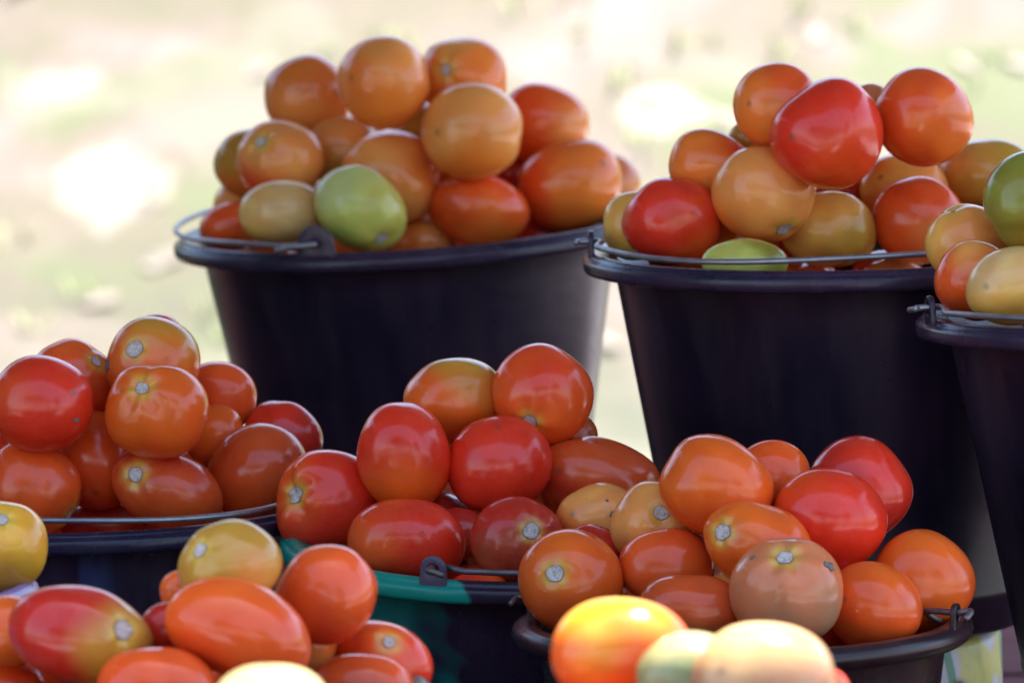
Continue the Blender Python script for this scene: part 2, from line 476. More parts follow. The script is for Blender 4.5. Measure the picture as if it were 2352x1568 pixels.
# ------------------------------------------------------------------ buckets
#  key: rim centre px, rim bottom-edge y, depth, rim radius, height, roll (right side up), extra tilt to camera
BK = {
 'A': dict(px=939,  py=540,  d=4.50, R=.1595, H=.225, roll=.061, tip=.030, body=M_NAVY, rim=M_RIM,
           label='tilted black bucket whose wire hooks into a front lug beside a green tomato', lug=rad(248), side=-1, base=.69),
 'B': dict(px=1950, py=592,  d=4.00, R=.1600, H=.228, roll=.026, tip=.010, body=M_NAVY, rim=M_RIM,
           label='large black bucket with its wire across the front, heart shaped red tomato on top', lug=rad(183), side=1, base=.70),
 'C': dict(px=2750, py=722,  d=3.76, R=.1600, H=.228, roll=.053, tip=-.010, body=M_NAVY, rim=M_RIM,
           label='black bucket cut by the right edge, upright lug with wire at its left rim', lug=rad(191), side=1, base=.70),
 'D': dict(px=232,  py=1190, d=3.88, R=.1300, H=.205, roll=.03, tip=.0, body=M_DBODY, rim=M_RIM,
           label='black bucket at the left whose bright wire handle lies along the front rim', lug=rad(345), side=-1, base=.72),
 'E': dict(px=1165, py=1258, d=3.80, R=.1300, H=.205, roll=-.01, tip=.085, body=M_MBODY, rim=M_MARBLE,
           label='green and black marbled bucket in the middle with a holed lug at its front', lug=rad(251), side=1, base=.72),
 'F': dict(px=1704, py=1450, d=3.60, R=.1250, H=.200, roll=.017, tip=.01, body=M_BROWN, rim=M_BROWN,
           label='brownish black bucket in the lower right front with a thick rounded rim', lug=rad(160), side=-1, base=.72),
 'G': dict(px=390,  py=1615, d=3.25, R=.1300, H=.205, roll=.02, tip=.0, body=M_TEAL, rim=M_TEAL,
           label='teal rimmed bucket hidden under the blurred heap at the lower left', lug=rad(100), side=1, base=.72),
 'H': dict(px=1600, py=1705, d=2.90, R=.1300, H=.205, roll=0, tip=.0, body=M_NAVY, rim=M_RIM,
           label='sunlit bucket below the lower edge under the three bright blurred tomatoes', lug=rad(200), side=1, base=.72),
 'J': dict(px=560,  py=1740, d=2.80, R=.1300, H=.205, roll=0, tip=.0, body=M_NAVY, rim=M_RIM,
           label='sunlit bucket below the lower edge under the white blurred tomato', lug=rad(200), side=1, base=.72),
 'I': dict(px=-520, py=1368, d=3.42, R=.1360, H=.205, roll=0, tip=.01, body=M_LILAC, rim=M_LILAC,
           label='pale lilac bucket whose bright rim just enters at the left edge', lug=rad(90), side=1, base=.72),
}

def bail_path(B, R, H):
    """half circle of wire lying on the rim from the first lug round to the opposite one, hooked through both"""
    a0 = B['lug']; s = B['side']
    rr = R-(.0175 if B is BK['F'] else .006)
    P = []
    def pt(a, r, h): return Vector((r*math.cos(a), r*math.sin(a), H+h))
    # hook tail outside the lug, bent back along the wire
    tail = -0.012 if B is not BK['E'] else 0.013
    P += [pt(a0+s*(tail+.055)/1.0 if B is BK['E'] else a0-s*.10, R+.004, .0045), pt(a0+s*.02, R+.0045, .0065), pt(a0-s*.004, R+.003, .0066), pt(a0, R-.004, .0068), pt(a0+s*.03, rr-.004, .0066)]
    if B is BK['A']:
        P = [pt(a0+s*.16, R+.004, .003), pt(a0+s*.08, R+.0045, .0055), pt(a0+s*.01, R+.003, .0066), pt(a0-s*.004, R-.004, .0068), pt(a0+s*.05, rr-.003, .0068)]
    for i in range(1, 40):
        t = i/40
        a = a0 + s*(.06 + (math.pi-.12)*t)
        lift = (.0005 if B is BK['F'] else .0050) + .004*math.sin(math.pi*t)*math.cos(3*t+1)**2
        P.append(pt(a, rr + .004*math.sin(math.pi*t) + .0009*math.sin(9.7*t+B['px']), lift + .0006*math.sin(13*t+B['py'])))
    P += [pt(a0+s*(math.pi-.03), rr-.004, .0066), pt(a0+s*math.pi, R-.004, .0068), pt(a0+s*math.pi, R+.004, .008), pt(a0+s*(math.pi+.07), R+.004, .005)]
    return P

def smooth_path(P, sub=4):
    out = []
    n = len(P)
    for i in range(n-1):
        p0, p1, p2, p3 = P[max(i-1, 0)], P[i], P[i+1], P[min(i+2, n-1)]
        for k in range(sub):
            t = k/sub
            out.append(0.5*((2*p1)+(-p0+p2)*t+(2*p0-5*p1+4*p2-p3)*t*t+(-p0+3*p1-3*p2+p3)*t**3))
    out.append(P[-1]); return out

def lug_mesh(R, H, a, wd=.022, th=.0032, hole=.0030, hz=.0068):
    """upright tab with a rounded head, flared foot and a hole, standing on the rim"""
    n = 32; outer = []
    for k in range(n):
        th_ = 2*math.pi*k/n
        c, s_ = math.cos(th_), math.sin(th_)
        x = c*wd*.42; z = hz + s_*wd*.42
        if s_ < 0:
            f = -s_
            x = c*wd*.42 + math.copysign(f*f*wd*.30, c) if abs(c) > 1e-6 else 0
            z = hz + s_*(hz+.004)
        outer.append((x, z))
    inner = [(math.cos(2*math.pi*k/n)*hole, hz+math.sin(2*math.pi*k/n)*hole) for k in range(n)]
    V, F = [], []
    rad0 = R-.0045
    for y in (-th/2, th/2):
        for (x, z) in outer: V.append((x, y, z))
        for (x, z) in inner: V.append((x, y, z))
    # slightly shrunk front/back faces give rounded edges
    for k in range(n):
        l = (k+1) % n
        F.append((k, l, n+l, n+k)); F.append((2*n+k, 3*n+k, 3*n+l, 2*n+l))
        F.append((k, 2*n+k, 2*n+l, l)); F.append((n+k, n+l, 3*n+l, 3*n+k))
    ca, sa = math.cos(a), math.sin(a)
    return [(rad0*ca - x*sa - y*ca, rad0*sa + x*ca - y*sa, H+z) for (x, y, z) in V], F

SUPPORT = []
def build_bucket(key, B):
    R, H = B['R'], B['H']
    rc = at(B['px'], B['py'], B['d'])                 # centre of the rim plane (its lower edge level)
    ax = Vector((-B['roll'], -B['tip'], 1)).normalized()
    base = Vector(rc) - ax*(H-.008)
    q = Vector((0, 0, 1)).rotation_difference(ax)
    e = empty('bucket', base, q.to_euler())
    tag(e, B['label'], 'bucket', 'plastic buckets of tomatoes')
    Rb = R*.895; Rf = R*B['base']*.93
    B['mat'] = Matrix.Translation(base) @ q.to_matrix().to_4x4()
    B['basept'] = base; B['Rf'] = Rf; B['Rin'] = Rb-.004
    def wr(z): return Rf + (Rb-Rf)*(z/H)
    prof = [(0, .006), (Rf-.012, .004), (Rf-.010, 0), (Rf-.004, 0), (Rf, .003), (wr(.02), .020), (wr(.022)+.0008, .0215), (wr(.026)+.0008, .026), (wr(.0275), .028),
            (wr(.09), .09), (wr(.16), .16), (wr(H-.03), H-.03), (wr(H-.013), H-.013), (Rb+.001, H-.004), (Rb-.003, H-.004), (wr(H-.03)-.003, H-.03), (wr(.09)-.003, .09), (Rf-.004, .0068), (0, .0068)]
    wob = lambda a: 1+.0030*math.sin(2*a+B['px'])+.0015*math.sin(3*a+1)
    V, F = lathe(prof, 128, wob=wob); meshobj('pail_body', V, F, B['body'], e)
    rp = []
    if key == 'F':
        for k in range(12):
            t = 2*math.pi*k/12; rp.append((R-.0085+.0085*math.cos(t), H-.0065+.0068*math.sin(t)))
    else:
        rp = [(Rb-.001, H-.0050), (Rb+.0005, H-.0118), (R-.0035, H-.0128), (R-.0008, H-.0120), (R, H-.0100), (R+.0002, H-.0062), (R-.0004, H-.0046), (R-.0016, H-.0036),
              (R-.0030, H-.0033), (R-.0036, H-.0022), (R-.0045, H-.0008), (R-.0065, H), (R-.0090, H-.0002), (R-.0105, H-.0012), (Rb-.002, H-.0030)]
    V, F = lathe(rp, 160, closed=True, wob=wob); rim = meshobj('rim', V, F, B['rim'], e)
    for k in (0, 1):
        V, F = lug_mesh(R, H-.001, B['lug']+k*math.pi, wd=.031 if key == 'A' else .015 if key == 'F' else .018, hole=.0022 if key == 'A' else .0034)
        lo = meshobj('handle_lug', V, F, M_LUG if key == 'E' else B['rim'], e)
        bv = lo.modifiers.new('round', 'BEVEL'); bv.width = .0009; bv.segments = 3; bv.limit_method = 'ANGLE'; bv.angle_limit = rad(50)
    V, F = tube(smooth_path(bail_path(B, R, H)), .0018, 10)
    meshobj('wire_handle', V, F, M_RUST if key in 'EF' else M_WIRE, e)
    if key in 'ABC':
        lowest = base.z - Rf*math.hypot(B['roll'], B['tip'])
        SUPPORT.append((key, base.x, base.y, lowest-.001))
    return e

for k, B in BK.items():
    # buckets of the front rows stand on the table: height follows from that
    if k not in 'ABC':
        rc = at(B['px'], B['py'], B['d'])
        B['H'] = rc[2] + .008 - TZ - B['R']*.62*math.hypot(B['roll'], B['tip'])
        B['H'] = max(.15, B['H'])
    build_bucket(k, B)
    print('bucket', k, 'H %.3f base z %.3f' % (B['H'], B['basept'].z))

def build_support(key, x, y, top, label):
    h = top-TZ-.002; r = .089
    o = empty('upturned_tub', (x, y, TZ+.002)); tag(o, label, 'tub', 'upturned tubs under the back buckets')
    wob = lambda a: 1+.010*math.sin(5*a+.4)+.006*math.sin(9*a)
    prof = [(0, .003), (r-.004, 0), (r, .004), (r*1.01, h*.3), (r*.985, h*.55), (r*.995, h*.8), (r*.985, h-.006), (r*.97, h-.001), (r*.9, h), (0, h)]
    V, F = lathe(prof, 96, wob=wob); meshobj('tub_wall', V, F, M_PRINT, o)
    V, F = lathe([(r*1.0, .0), (r*1.035, .001), (r*1.035, .006), (r*1.0, .007)], 96, closed=True); meshobj('tub_rim', V, F, M_PRINT, o)
LAB = {'A': 'upturned printed tub hidden under the tilted bucket of orange tomatoes',
       'B': 'yellow tub printed with green stalks and mauve flowers under the large black bucket',
       'C': 'upturned printed tub under the bucket cut by the right edge, outside the picture'}
for (k, x, y, top) in SUPPORT: build_support(k, x, y, top, LAB[k])

# ------------------------------------------------------------------ tomatoes
PAL = dict(
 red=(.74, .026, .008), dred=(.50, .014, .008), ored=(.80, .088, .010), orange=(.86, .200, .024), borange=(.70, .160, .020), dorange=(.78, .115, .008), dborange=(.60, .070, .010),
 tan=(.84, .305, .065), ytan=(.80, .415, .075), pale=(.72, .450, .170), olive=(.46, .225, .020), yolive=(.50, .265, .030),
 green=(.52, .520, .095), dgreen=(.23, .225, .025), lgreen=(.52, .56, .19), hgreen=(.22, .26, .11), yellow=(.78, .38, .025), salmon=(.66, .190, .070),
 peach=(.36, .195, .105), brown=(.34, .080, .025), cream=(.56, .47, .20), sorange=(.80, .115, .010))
NV = {'A': '', 'B': ''}
# (cx, cy, half length, half width, angle deg, colour a, colour b, side where b shows (deg, image), label, options)
T = {}
T['A'] = [
 (1085,305,110,112,0,'tan','orange',270,'largest tan orange tomato of the tilted bucket, double lobed at its lower right',dict(lob=.03)),
 (828,480,108,88,-35,'green','lgreen',120,'light green tomato above the wire lug of the tilted bucket',dict(scar=(880,552),)),
 (1100,480,109,82,-8,'ored','orange',300,'orange red tomato on the front rim right of the green tomato',dict()),
 (1310,425,113,98,20,'orange','ored',200,'broad orange tomato with red left flank at the right end of the tilted bucket',dict()),
 (650,487,95,68,5,'pale','ytan',200,'pale tan oval tomato touching the left side of the green one',dict()),
 (642,368,97,87,10,'tan','ored',235,'orange tomato with pale scar and red left cheek above the pale oval one',dict(scar=(600,326),lob=.03)),
 (895,410,108,112,100,'tan','orange',20,'tan orange tomato rising behind the green tomato',dict()),
 (530,520,70,54,20,'ored','orange',0,'small red orange tomato in the left corner by the curved wire',dict()),
 (882,190,100,103,0,'orange','tan',60,'highest orange tomato of the tilted bucket, smooth and round',dict()),
 (790,350,82,80,10,'tan','olive',280,'small tan tomato wedged under the two top left ones',dict()),
 (580,375,78,86,90,'olive','borange',250,'olive brown tomato behind the scarred one at the left edge of the heap',dict()),
 (706,221,98,91,0,'borange','tan',250,'brownish orange round tomato at the top left of the tilted bucket',dict()),
 (1066,180,98,90,-10,'orange','tan',100,'orange tomato with a round pale scar at the top right of the tilted bucket',dict(scar=(1023,163))),
 (1250,287,92,100,70,'ored','tan',330,'reddish and yellow orange tomato at the right shoulder of the tilted bucket',dict()),
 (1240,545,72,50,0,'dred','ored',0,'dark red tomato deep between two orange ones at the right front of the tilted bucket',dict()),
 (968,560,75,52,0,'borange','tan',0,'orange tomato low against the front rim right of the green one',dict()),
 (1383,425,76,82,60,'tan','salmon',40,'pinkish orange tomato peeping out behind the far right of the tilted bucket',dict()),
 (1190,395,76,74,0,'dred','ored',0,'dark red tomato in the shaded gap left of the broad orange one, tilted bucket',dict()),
 (548,475,58,56,90,'tan','olive',0,'tan tomato sliver at the far left above the wire curve',dict()),
 (982,318,82,78,0,'olive','tan',0,'olive tan tomato seen through the gap in the middle of the tilted bucket',dict()),
]
T['B'] = [
 (1900,311,122,122,0,'red','ored',300,'large heart shaped red tomato at the top of the middle back bucket',dict(fl=[(-.62,.78,-.09,5),(-.95,.05,.05,5),(.3,.92,.03,6),(-.72,-.7,-.06,5),(.9,-.45,-.02,4)])),
 (1546,508,109,97,0,'red','ored',330,'bright red round tomato at the left of the middle back bucket',dict(shine=1)),
 (1755,445,112,105,-20,'tan','orange',250,'tan orange tomato with a dark dent at its lower right, left of centre',dict(scar=(1800,530))),
 (1903,528,110,84,-5,'ytan','yolive',330,'yellow orange tomato with whitish spots on the front rim, green at its base',dict(specks=.2,scar=(1958,600))),
 (2110,507,102,98,0,'ored','tan',310,'orange red tomato with tiny water rings right of the yellow one',dict()),
 (2122,270,111,107,-30,'ored','orange',340,'shiny orange red tomato at the top right of the middle back bucket',dict(lob=.02)),
 (1785,243,97,95,20,'orange','ored',60,'orange tomato creased at its top behind the heart shaped one',dict(lob=.05)),
 (1632,385,95,77,-20,'orange','red',20,'red and orange tomato at the left shoulder above the bright red one',dict()),
 (2080,440,102,86,-15,'tan','ytan',120,'tan tomato resting behind the orange red one with water rings',dict()),
 (1708,604,96,52,0,'green','dgreen',20,'green yellow tomato low behind the wire of the middle back bucket',dict()),
 (1455,517,77,68,90,'ytan','tan',0,'yellow orange tomato at the extreme left behind the bright red one',dict()),
 (2270,405,104,82,0,'yolive','tan',150,'olive yellow tomato with a white glint at the right end of the middle back bucket',dict()),
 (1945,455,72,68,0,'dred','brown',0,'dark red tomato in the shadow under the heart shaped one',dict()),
 (1998,252,54,56,0,'salmon','tan',0,'small pinkish orange tomato peeping between the two top red ones',dict()),
 (2185,352,46,44,0,'ored','salmon',0,'pinkish red tomato sliver at the right behind the shiny top one',dict()),
 (1718,322,44,42,0,'olive','tan',0,'brown tomato sliver left of the creased one',dict()),
]
T['C'] = [
 (2335,655,112,84,8,'ytan','pale',120,'pale yellow orange tomato at the front of the bucket cut by the right edge',dict()),
 (2240,645,86,90,60,'ored','tan',60,'orange red tomato beside the upright lug of the right edge bucket',dict()),
 (2350,466,110,86,90,'dgreen','olive',320,'dark olive green tomato on top of the right edge bucket',dict(waist=1)),
 (2226,562,88,92,60,'tan','ytan',200,'tan orange tomato with a tiny stem tip, left in the right edge bucket',dict(scar=(2186,484),ss=.05)),
]
T['D'] = [
 (362,945,113,104,-10,'dorange','ored',290,'glossy orange tomato with a pale scar, in the centre of the left bucket',dict(scar=(330,889),lob=.035)),
 (95,928,112,108,0,'red','ored',150,'big bright red tomato at the left edge with a small torn nick',dict(bl=[(175,961,.05)],fl=[(.6,.75,-.04,5)])),
 (388,1127,128,84,-22,'dborange','dred',100,'long brownish orange tomato with upper left scar on the left bucket rim',dict(scar=(312,1086),specks=.35)),
 (592,1082,114,106,30,'dborange','ored',240,'brown orange tomato with dark dots at the right front of the left bucket',dict(specks=.3)),
 (78,1120,110,98,-30,'ored','dborange',300,'reddish brown tomato at the left edge below the bright red one',dict(scar=(180,1195))),
 (350,838,105,101,70,'dorange','yolive',60,'orange tomato with a large oval scar at the top of the left bucket',dict(scar=(313,800),ss=.21,bl=[(251,838,.12)])),
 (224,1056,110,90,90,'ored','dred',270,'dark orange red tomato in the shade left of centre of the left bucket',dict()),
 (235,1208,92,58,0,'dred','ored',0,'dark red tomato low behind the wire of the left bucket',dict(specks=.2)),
 (165,877,96,93,-35,'ored','red',270,'orange red tomato with a scar on its right shoulder behind the big red one',dict(scar=(226,828))),
 (493,1000,68,67,90,'dorange','ored',250,'small orange tomato squeezed between two larger ones right of centre',dict()),
 (507,905,80,72,-20,'ored','dred',200,'dark orange red oval tomato on the right shoulder of the left bucket',dict()),
 (651,1003,88,76,-30,'dred','red',120,'dark red tomato at the far right of the left bucket against the black pail',dict()),
 (360,785,64,63,0,'dred','red',0,'dark red tomato cap showing above the top of the left bucket',dict()),
 (-28,1035,70,62,0,'ored','red',0,'red tomato sliver at the left edge between two big ones',dict()),
]
T['E'] = [
 (935,1242,129,91,-8,'red','ored',180,'wide red tomato with brown pinpoints on the green rim',dict(specks=.42)),
 (928,1038,122,101,95,'red','dorange',270,'egg shaped upright red tomato with an orange lower end',dict(egg=1)),
 (1190,1240,106,93,-12,'dred','brown',250,'dull red bruised tomato with a torn pale scar right of the lug',dict(scar=(1221,1215),specks=.3,ss=.19)),
 (1143,1066,111,116,90,'red','red',0,'deep pure red round tomato in the centre of the marbled bucket',dict(shine=1)),
 (1378,1187,98,72,8,'tan','dorange',230,'yellow orange tomato with dark blotches at the right of the marbled bucket',dict(specks=.8,bl=[(1408,1182,.10),(1416,1163,.04),(1392,1149,.035)])),
 (752,1153,119,118,0,'red','ored',160,'bright red tomato with a deep scar on its left, overhanging the green rim',dict(scar=(672,1132),lob=.06,ss=.19,fl=[(-.72,.15,-.07,9),(-.5,.7,.04,6)])),
 (1247,908,110,112,60,'ored','red',100,'shiny orange red tomato with a brown scar below, top of the marbled bucket',dict(scar=(1214,972))),
 (1045,916,113,90,15,'dorange','yolive',50,'orange and olive oval tomato at the top left of the marbled bucket',dict()),
 (1370,1098,137,90,-8,'dborange','dred',240,'large dull orange red tomato lying at the right shoulder of the marbled bucket',dict(fl=[(.8,.5,-.05,5)])),
 (1052,1226,58,62,90,'dred','brown',0,'dark red tomato in the gap above the lug of the marbled bucket',dict()),
 (1100,1350,66,40,0,'red','ored',0,'small red tomato below the wire right of the lug',dict()),
 (1315,1003,54,52,0,'dborange','brown',0,'orange brown tomato peeping out right behind the top red one',dict()),
 (1012,1020,50,50,0,'ytan','tan',0,'yellow tomato sliver between the egg shaped and the pure red one',dict()),
 (1474,1118,40,38,0,'brown','dred',0,'dark brown red tomato tip at the right end of the marbled bucket',dict()),
]
T['F'] = [
 (1805,1361,127,119,0,'salmon','peach',300,'pale salmon tomato with a scar on top, front of the lower right bucket',dict(scar=(1799,1272),lob=.03,bl=[(1897,1300,.10),(1728,1279,.045)])),
 (1312,1330,118,112,0,'dorange','dborange',280,'orange tomato with outward round scar at the left of the lower right bucket',dict(scar=(1272,1312),ss=.18)),
 (2005,1390,108,97,-20,'ored','dorange',60,'orange red tomato right of the pale salmon one',dict()),
 (1590,1398,118,76,-5,'dborange','brown',270,'wide brown orange tomato behind the sunlit blurred one',dict()),
 (1740,1250,120,92,-18,'dorange','ored',330,'orange tomato with yellow ringed scar at its left end, centre of the lower right bucket',dict(scar=(1657,1219))),
 (1650,1118,132,110,-22,'dorange','ored',300,'large folded orange tomato at the top left of the lower right bucket',dict(lob=.04,fl=[(-.85,.45,-.07,9),(-.5,.8,.05,7),(.7,.65,-.05,4),(-.8,-.1,.03,6)])),
 (1907,1193,124,116,-10,'red','dorange',170,'big orange red tomato with a bright right rim, upper right of the lower right bucket',dict()),
 (1532,1300,106,86,0,'ored','dorange',300,'orange red tomato with small water marks under the folded one',dict()),
 (2120,1336,114,111,-30,'dorange','dborange',300,'smooth orange tomato at the far right of the lower right bucket',dict()),
 (1510,1210,100,103,60,'tan','dorange',270,'yellow orange tomato with wrinkled skin and a scar half covered by the folded one',dict(scar=(1517,1172),ss=.2)),
 (1972,1123,114,108,-45,'dred','red',60,'dark red tomato at the back top right of the lower right bucket',dict()),
 (1367,1272,70,62,-20,'dred','red',0,'magenta red tomato hidden behind the left scarred one',dict()),
 (1775,1093,82,80,-20,'ored','dorange',0,'orange red tomato half hidden behind the folded one',dict()),
]
T['G'] = [
 (360,1592,132,102,0,'ored','red',240,'blurred orange red tomato cut by the bottom edge at the lower left',dict()),
 (830,1598,118,97,0,'dborange','ored',0,'blurred brown orange tomato cut by the bottom edge left of the marbled bucket',dict()),
 (552,1447,168,106,-22,'ored','dorange',100,'big long orange red tomato in the middle of the blurred lower left heap',dict()),
 (180,1458,160,111,-12,'dred','yolive',350,'big long red brown tomato with an olive right end at the lower left',dict(scar=(296,1440))),
 (750,1365,108,111,-30,'ored','red',250,'round shiny orange red tomato at the right of the blurred lower left heap',dict()),
 (882,1520,113,88,-20,'ored','red',0,'orange red tomato with heart shaped white scar, lower right of the blurred heap',dict(scar=(895,1470))),
 (527,1298,116,98,15,'yolive','tan',310,'olive yellow tomato with a grey scar on top of the blurred heap',dict(scar=(458,1258))),
 (15,1452,85,78,0,'dorange','dborange',0,'blurred orange tomato at the left edge behind the long red brown one',dict()),
 (20,1590,86,76,0,'ored','red',0,'blurred red tomato in the lower left corner',dict()),
 (695,1480,76,76,0,'tan','dorange',0,'yellow orange tomato with a scar behind the big long one',dict(scar=(716,1442))),
 (388,1445,64,60,0,'dred','red',0,'small red tomato between the two long ones',dict()),
 (420,1360,50,50,0,'sorange','red',0,'small bright scarlet tomato left below the olive yellow one',dict()),
]
T['I'] = [
 (-12,1260,104,115,100,'yellow','olive',270,'yellow tomato with a scar cut by the left edge',dict(scar=(8,1186))),
]
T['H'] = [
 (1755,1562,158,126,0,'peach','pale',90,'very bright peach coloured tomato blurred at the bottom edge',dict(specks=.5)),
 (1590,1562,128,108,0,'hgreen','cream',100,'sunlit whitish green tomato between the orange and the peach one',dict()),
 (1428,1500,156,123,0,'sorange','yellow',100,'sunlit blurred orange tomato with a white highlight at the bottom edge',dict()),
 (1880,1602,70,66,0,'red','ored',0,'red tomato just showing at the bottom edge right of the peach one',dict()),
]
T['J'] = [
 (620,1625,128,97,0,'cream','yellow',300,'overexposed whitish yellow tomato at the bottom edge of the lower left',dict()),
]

def unit(v): return v/np.linalg.norm(v)
def tomato_mesh(name, ra, rb, rc, ang, s, ca, cb, gang, seed, opt, nth=34, nph=52):
    """plum tomato: rounded box-ellipsoid with stem axis s, lobes at the shoulders, dent round the stem, soft bumps"""
    r = np.random.default_rng(seed)
    a = math.radians(ang)
    U = RGT*math.cos(a) + UPV*math.sin(a); Vv = -RGT*math.sin(a) + UPV*math.cos(a); Wd = FWD
    s = unit(s)
    h = Wd if abs(s @ Wd) < .9 else U
    e1 = unit(np.cross(s, h)); e2 = np.cross(s, e1)
    tt = np.linspace(0, 1, nth+1); th = math.pi*(tt**1.25*.75+tt*.25)
    ph = np.linspace(0, 2*math.pi, nph, endpoint=False)
    TH, PH = np.meshgrid(th[1:-1], ph, indexing='ij')
    n = (np.cos(TH)[..., None]*s + np.sin(TH)[..., None]*(np.cos(PH)[..., None]*e1+np.sin(PH)[..., None]*e2)).reshape(-1, 3)
    n = np.vstack([s[None], n, -s[None]])
    THf = np.concatenate([[0], TH.ravel(), [math.pi]]); PHf = np.concatenate([[0], PH.ravel(), [0]])
    u, v, w_ = n@U, n@Vv, n@Wd
    p = r.uniform(1.95, 2.22)
    re = (np.abs(u/ra)**p + np.abs(v/rb)**p + np.abs(w_/rc)**p)**(-1/p)
    k = int(r.integers(3, 6)); amp = opt.get('lob', .014)+.006
    m = 1 + amp*np.cos(k*PHf+r.uniform(0, 6))*np.exp(-(THf/1.0)**2)*np.minimum(1, THf/.35)
    m += .5*amp*np.cos(2*PHf+r.uniform(0, 6))*np.exp(-(THf/1.2)**2)*np.minimum(1, THf/.35)
    m -= (.06+amp)*np.exp(-(THf/.26)**2)
    for _ in range(5):
        f = r.normal(0, 1.7, 3); m += .014*np.cos(n@f*1.4+r.uniform(0, 6))
    xi, yi = n@RGT, n@UPV                       # flats and bulges: (right, up, amount, sharpness)
    for (fx, fy, fa, fk) in opt.get('fl', []):
        m += fa*np.exp(-fk*((xi-fx)**2+(yi-fy)**2))
    if opt.get('egg'): m *= 1 - .07*u
    if opt.get('waist'): m *= 1 - .10*np.exp(-((u+.72)/.25)**2) + .02*u
    P = n*(re*m)[:, None]
    # skin colour per vertex
    A, Bc = np.array(PAL[ca]), np.array(PAL[cb])
    g = math.radians(gang); gd = unit(RGT*math.cos(g)+UPV*math.sin(g) - .35*FWD)
    nz = sum(np.cos(n@r.normal(0, 2.6, 3)+r.uniform(0, 6)) for _ in range(5))/5
    f = np.clip(((n@gd) +   .55*nz - .15)/1.05, 0, 1); f = f*f*(3-2*f)
    C = A*(1-f[:, None])+Bc*f[:, None]
    nz2 = sum(np.cos(n@r.normal(0, 4.5, 3)+r.uniform(0, 6)) for _ in range(5))/5
    C = C*(1+.22*nz2[:, None]*np.array([.5, 1.0, 1.0]))
    halo = np.exp(-((THf-.22)/.10)**2)*.75*(.55+.45*np.cos(PHf*2+r.uniform(0, 6))**2)
    C = C*(1-halo[:, None]) + np.array([.62, .46, .06])*halo[:, None]
    streak = np.exp(-((THf-.3)/.25)**2)*(np.cos(PHf*k*2+1)*.5+.5)*.14
    C = C*(1-streak[:, None]) + np.array([.66, .34, .06])*streak[:, None]
    if r.random() < .45: C[-1] = C[-1]*.35+np.array([.06, .04, .02])
    F = []
    nr = nth-1
    for j in range(nph):
        F.append((0, 1+j, 1+(j+1) % nph))
        b = 1+(nr-1)*nph; F.append((b+(j+1) % nph, b+j, 1+nr*nph))
    for i in range(nr-1):
        for j in range(nph):
            F.append((1+i*nph+j, 1+(i+1)*nph+j, 1+(i+1)*nph+(j+1) % nph, 1+i*nph+(j+1) % nph))
    me = bpy.data.meshes.new(name)
    me.from_pydata(P.tolist(), [], F)
    me.polygons.foreach_set('use_smooth', [True]*len(me.polygons))
    at_ = me.color_attributes.new('skin', 'FLOAT_COLOR', 'POINT')
    at_.data.foreach_set('color', np.hstack([np.clip(C, 0, 1), np.ones((len(C), 1))]).ravel())
    me.materials.append(M_SKIN); me.update()
    # corky stem scar and blemishes: thin irregular plates following the skin
    def plate(pname, sd_, ss, mat, irr):
        g1 = unit(np.cross(sd_, FWD if abs(sd_ @ FWD) < .9 else UPV)); g2 = np.cross(sd_, g1)
        ns = 24; V_, F_, E_ = [], [], []
        def sp(fr, p_, off):
            t_ = ss*fr*((1+irr*.5*math.sin(2*p_+seed)+irr*.35*math.sin(3*p_+2*seed)+irr*.3*math.sin(5*p_+1.3*seed)) if fr > .4 else 1)
            d = unit(math.cos(t_)*sd_ + math.sin(t_)*(math.cos(p_)*g1+math.sin(p_)*g2))
            R_ = (abs(d@U/ra)**p+abs(d@Vv/rb)**p+abs(d@Wd/rc)**p)**(-1/p)
            dd = n@d; k_ = np.argpartition(-dd, 5)[:6]; wt = 1/(1-dd[k_]+2e-5); mm = float((m[k_]*wt).sum()/wt.sum())
            return (d*(R_*mm+off)).tolist()
        rings = [(1.07, -.0007), (1.0, .0004), (.88, .0006), (.6, .0003), (.3, .0005)]
        V_.append(sp(0, 0, .0003)); E_.append(0)
        for q_, (fr, off) in enumerate(rings):
            for j in range(ns): V_.append(sp(fr, 2*math.pi*j/ns, off)); E_.append([1, .9, .15, 0, 0][q_])
        L_ = len(rings)
        for j in range(ns):
            l = (j+1) % ns
            F_.append((0, 1+(L_-1)*ns+j, 1+(L_-1)*ns+l))
            for i in range(L_-1): F_.append((1+i*ns+j, 1+i*ns+l, 1+(i+1)*ns+l, 1+(i+1)*ns+j))
        q2 = bpy.data.meshes.new(pname); q2.from_pydata(V_, [], F_)
        q2.polygons.foreach_set('use_smooth', [True]*len(q2.polygons)); q2.materials.append(mat)
        at2 = q2.attributes.new('edge', 'FLOAT', 'POINT'); at2.data.foreach_set('value', [float(x) for x in E_])
        q2.update(); return q2
    sm = [plate('stem_scar', s, opt.get('ss', .158)*r.uniform(.9, 1.1), M_SCAR, .09)]
    for (bd, bs) in opt.get('_bl', []): sm.append(plate('blemish', bd, bs, M_BLEM, .5))
    return me, sm

def place_tomato(pos, me, sm, label, specks, group):
    o = bpy.data.objects.new('tomato', me); COL.objects.link(o)
    o.location = pos; o['specks'] = float(specks); tag(o, label, 'tomato', group)
    for q in sm:
        c = bpy.data.objects.new(q.name.split('.')[0], q); COL.objects.link(c); c.parent = o
    return o

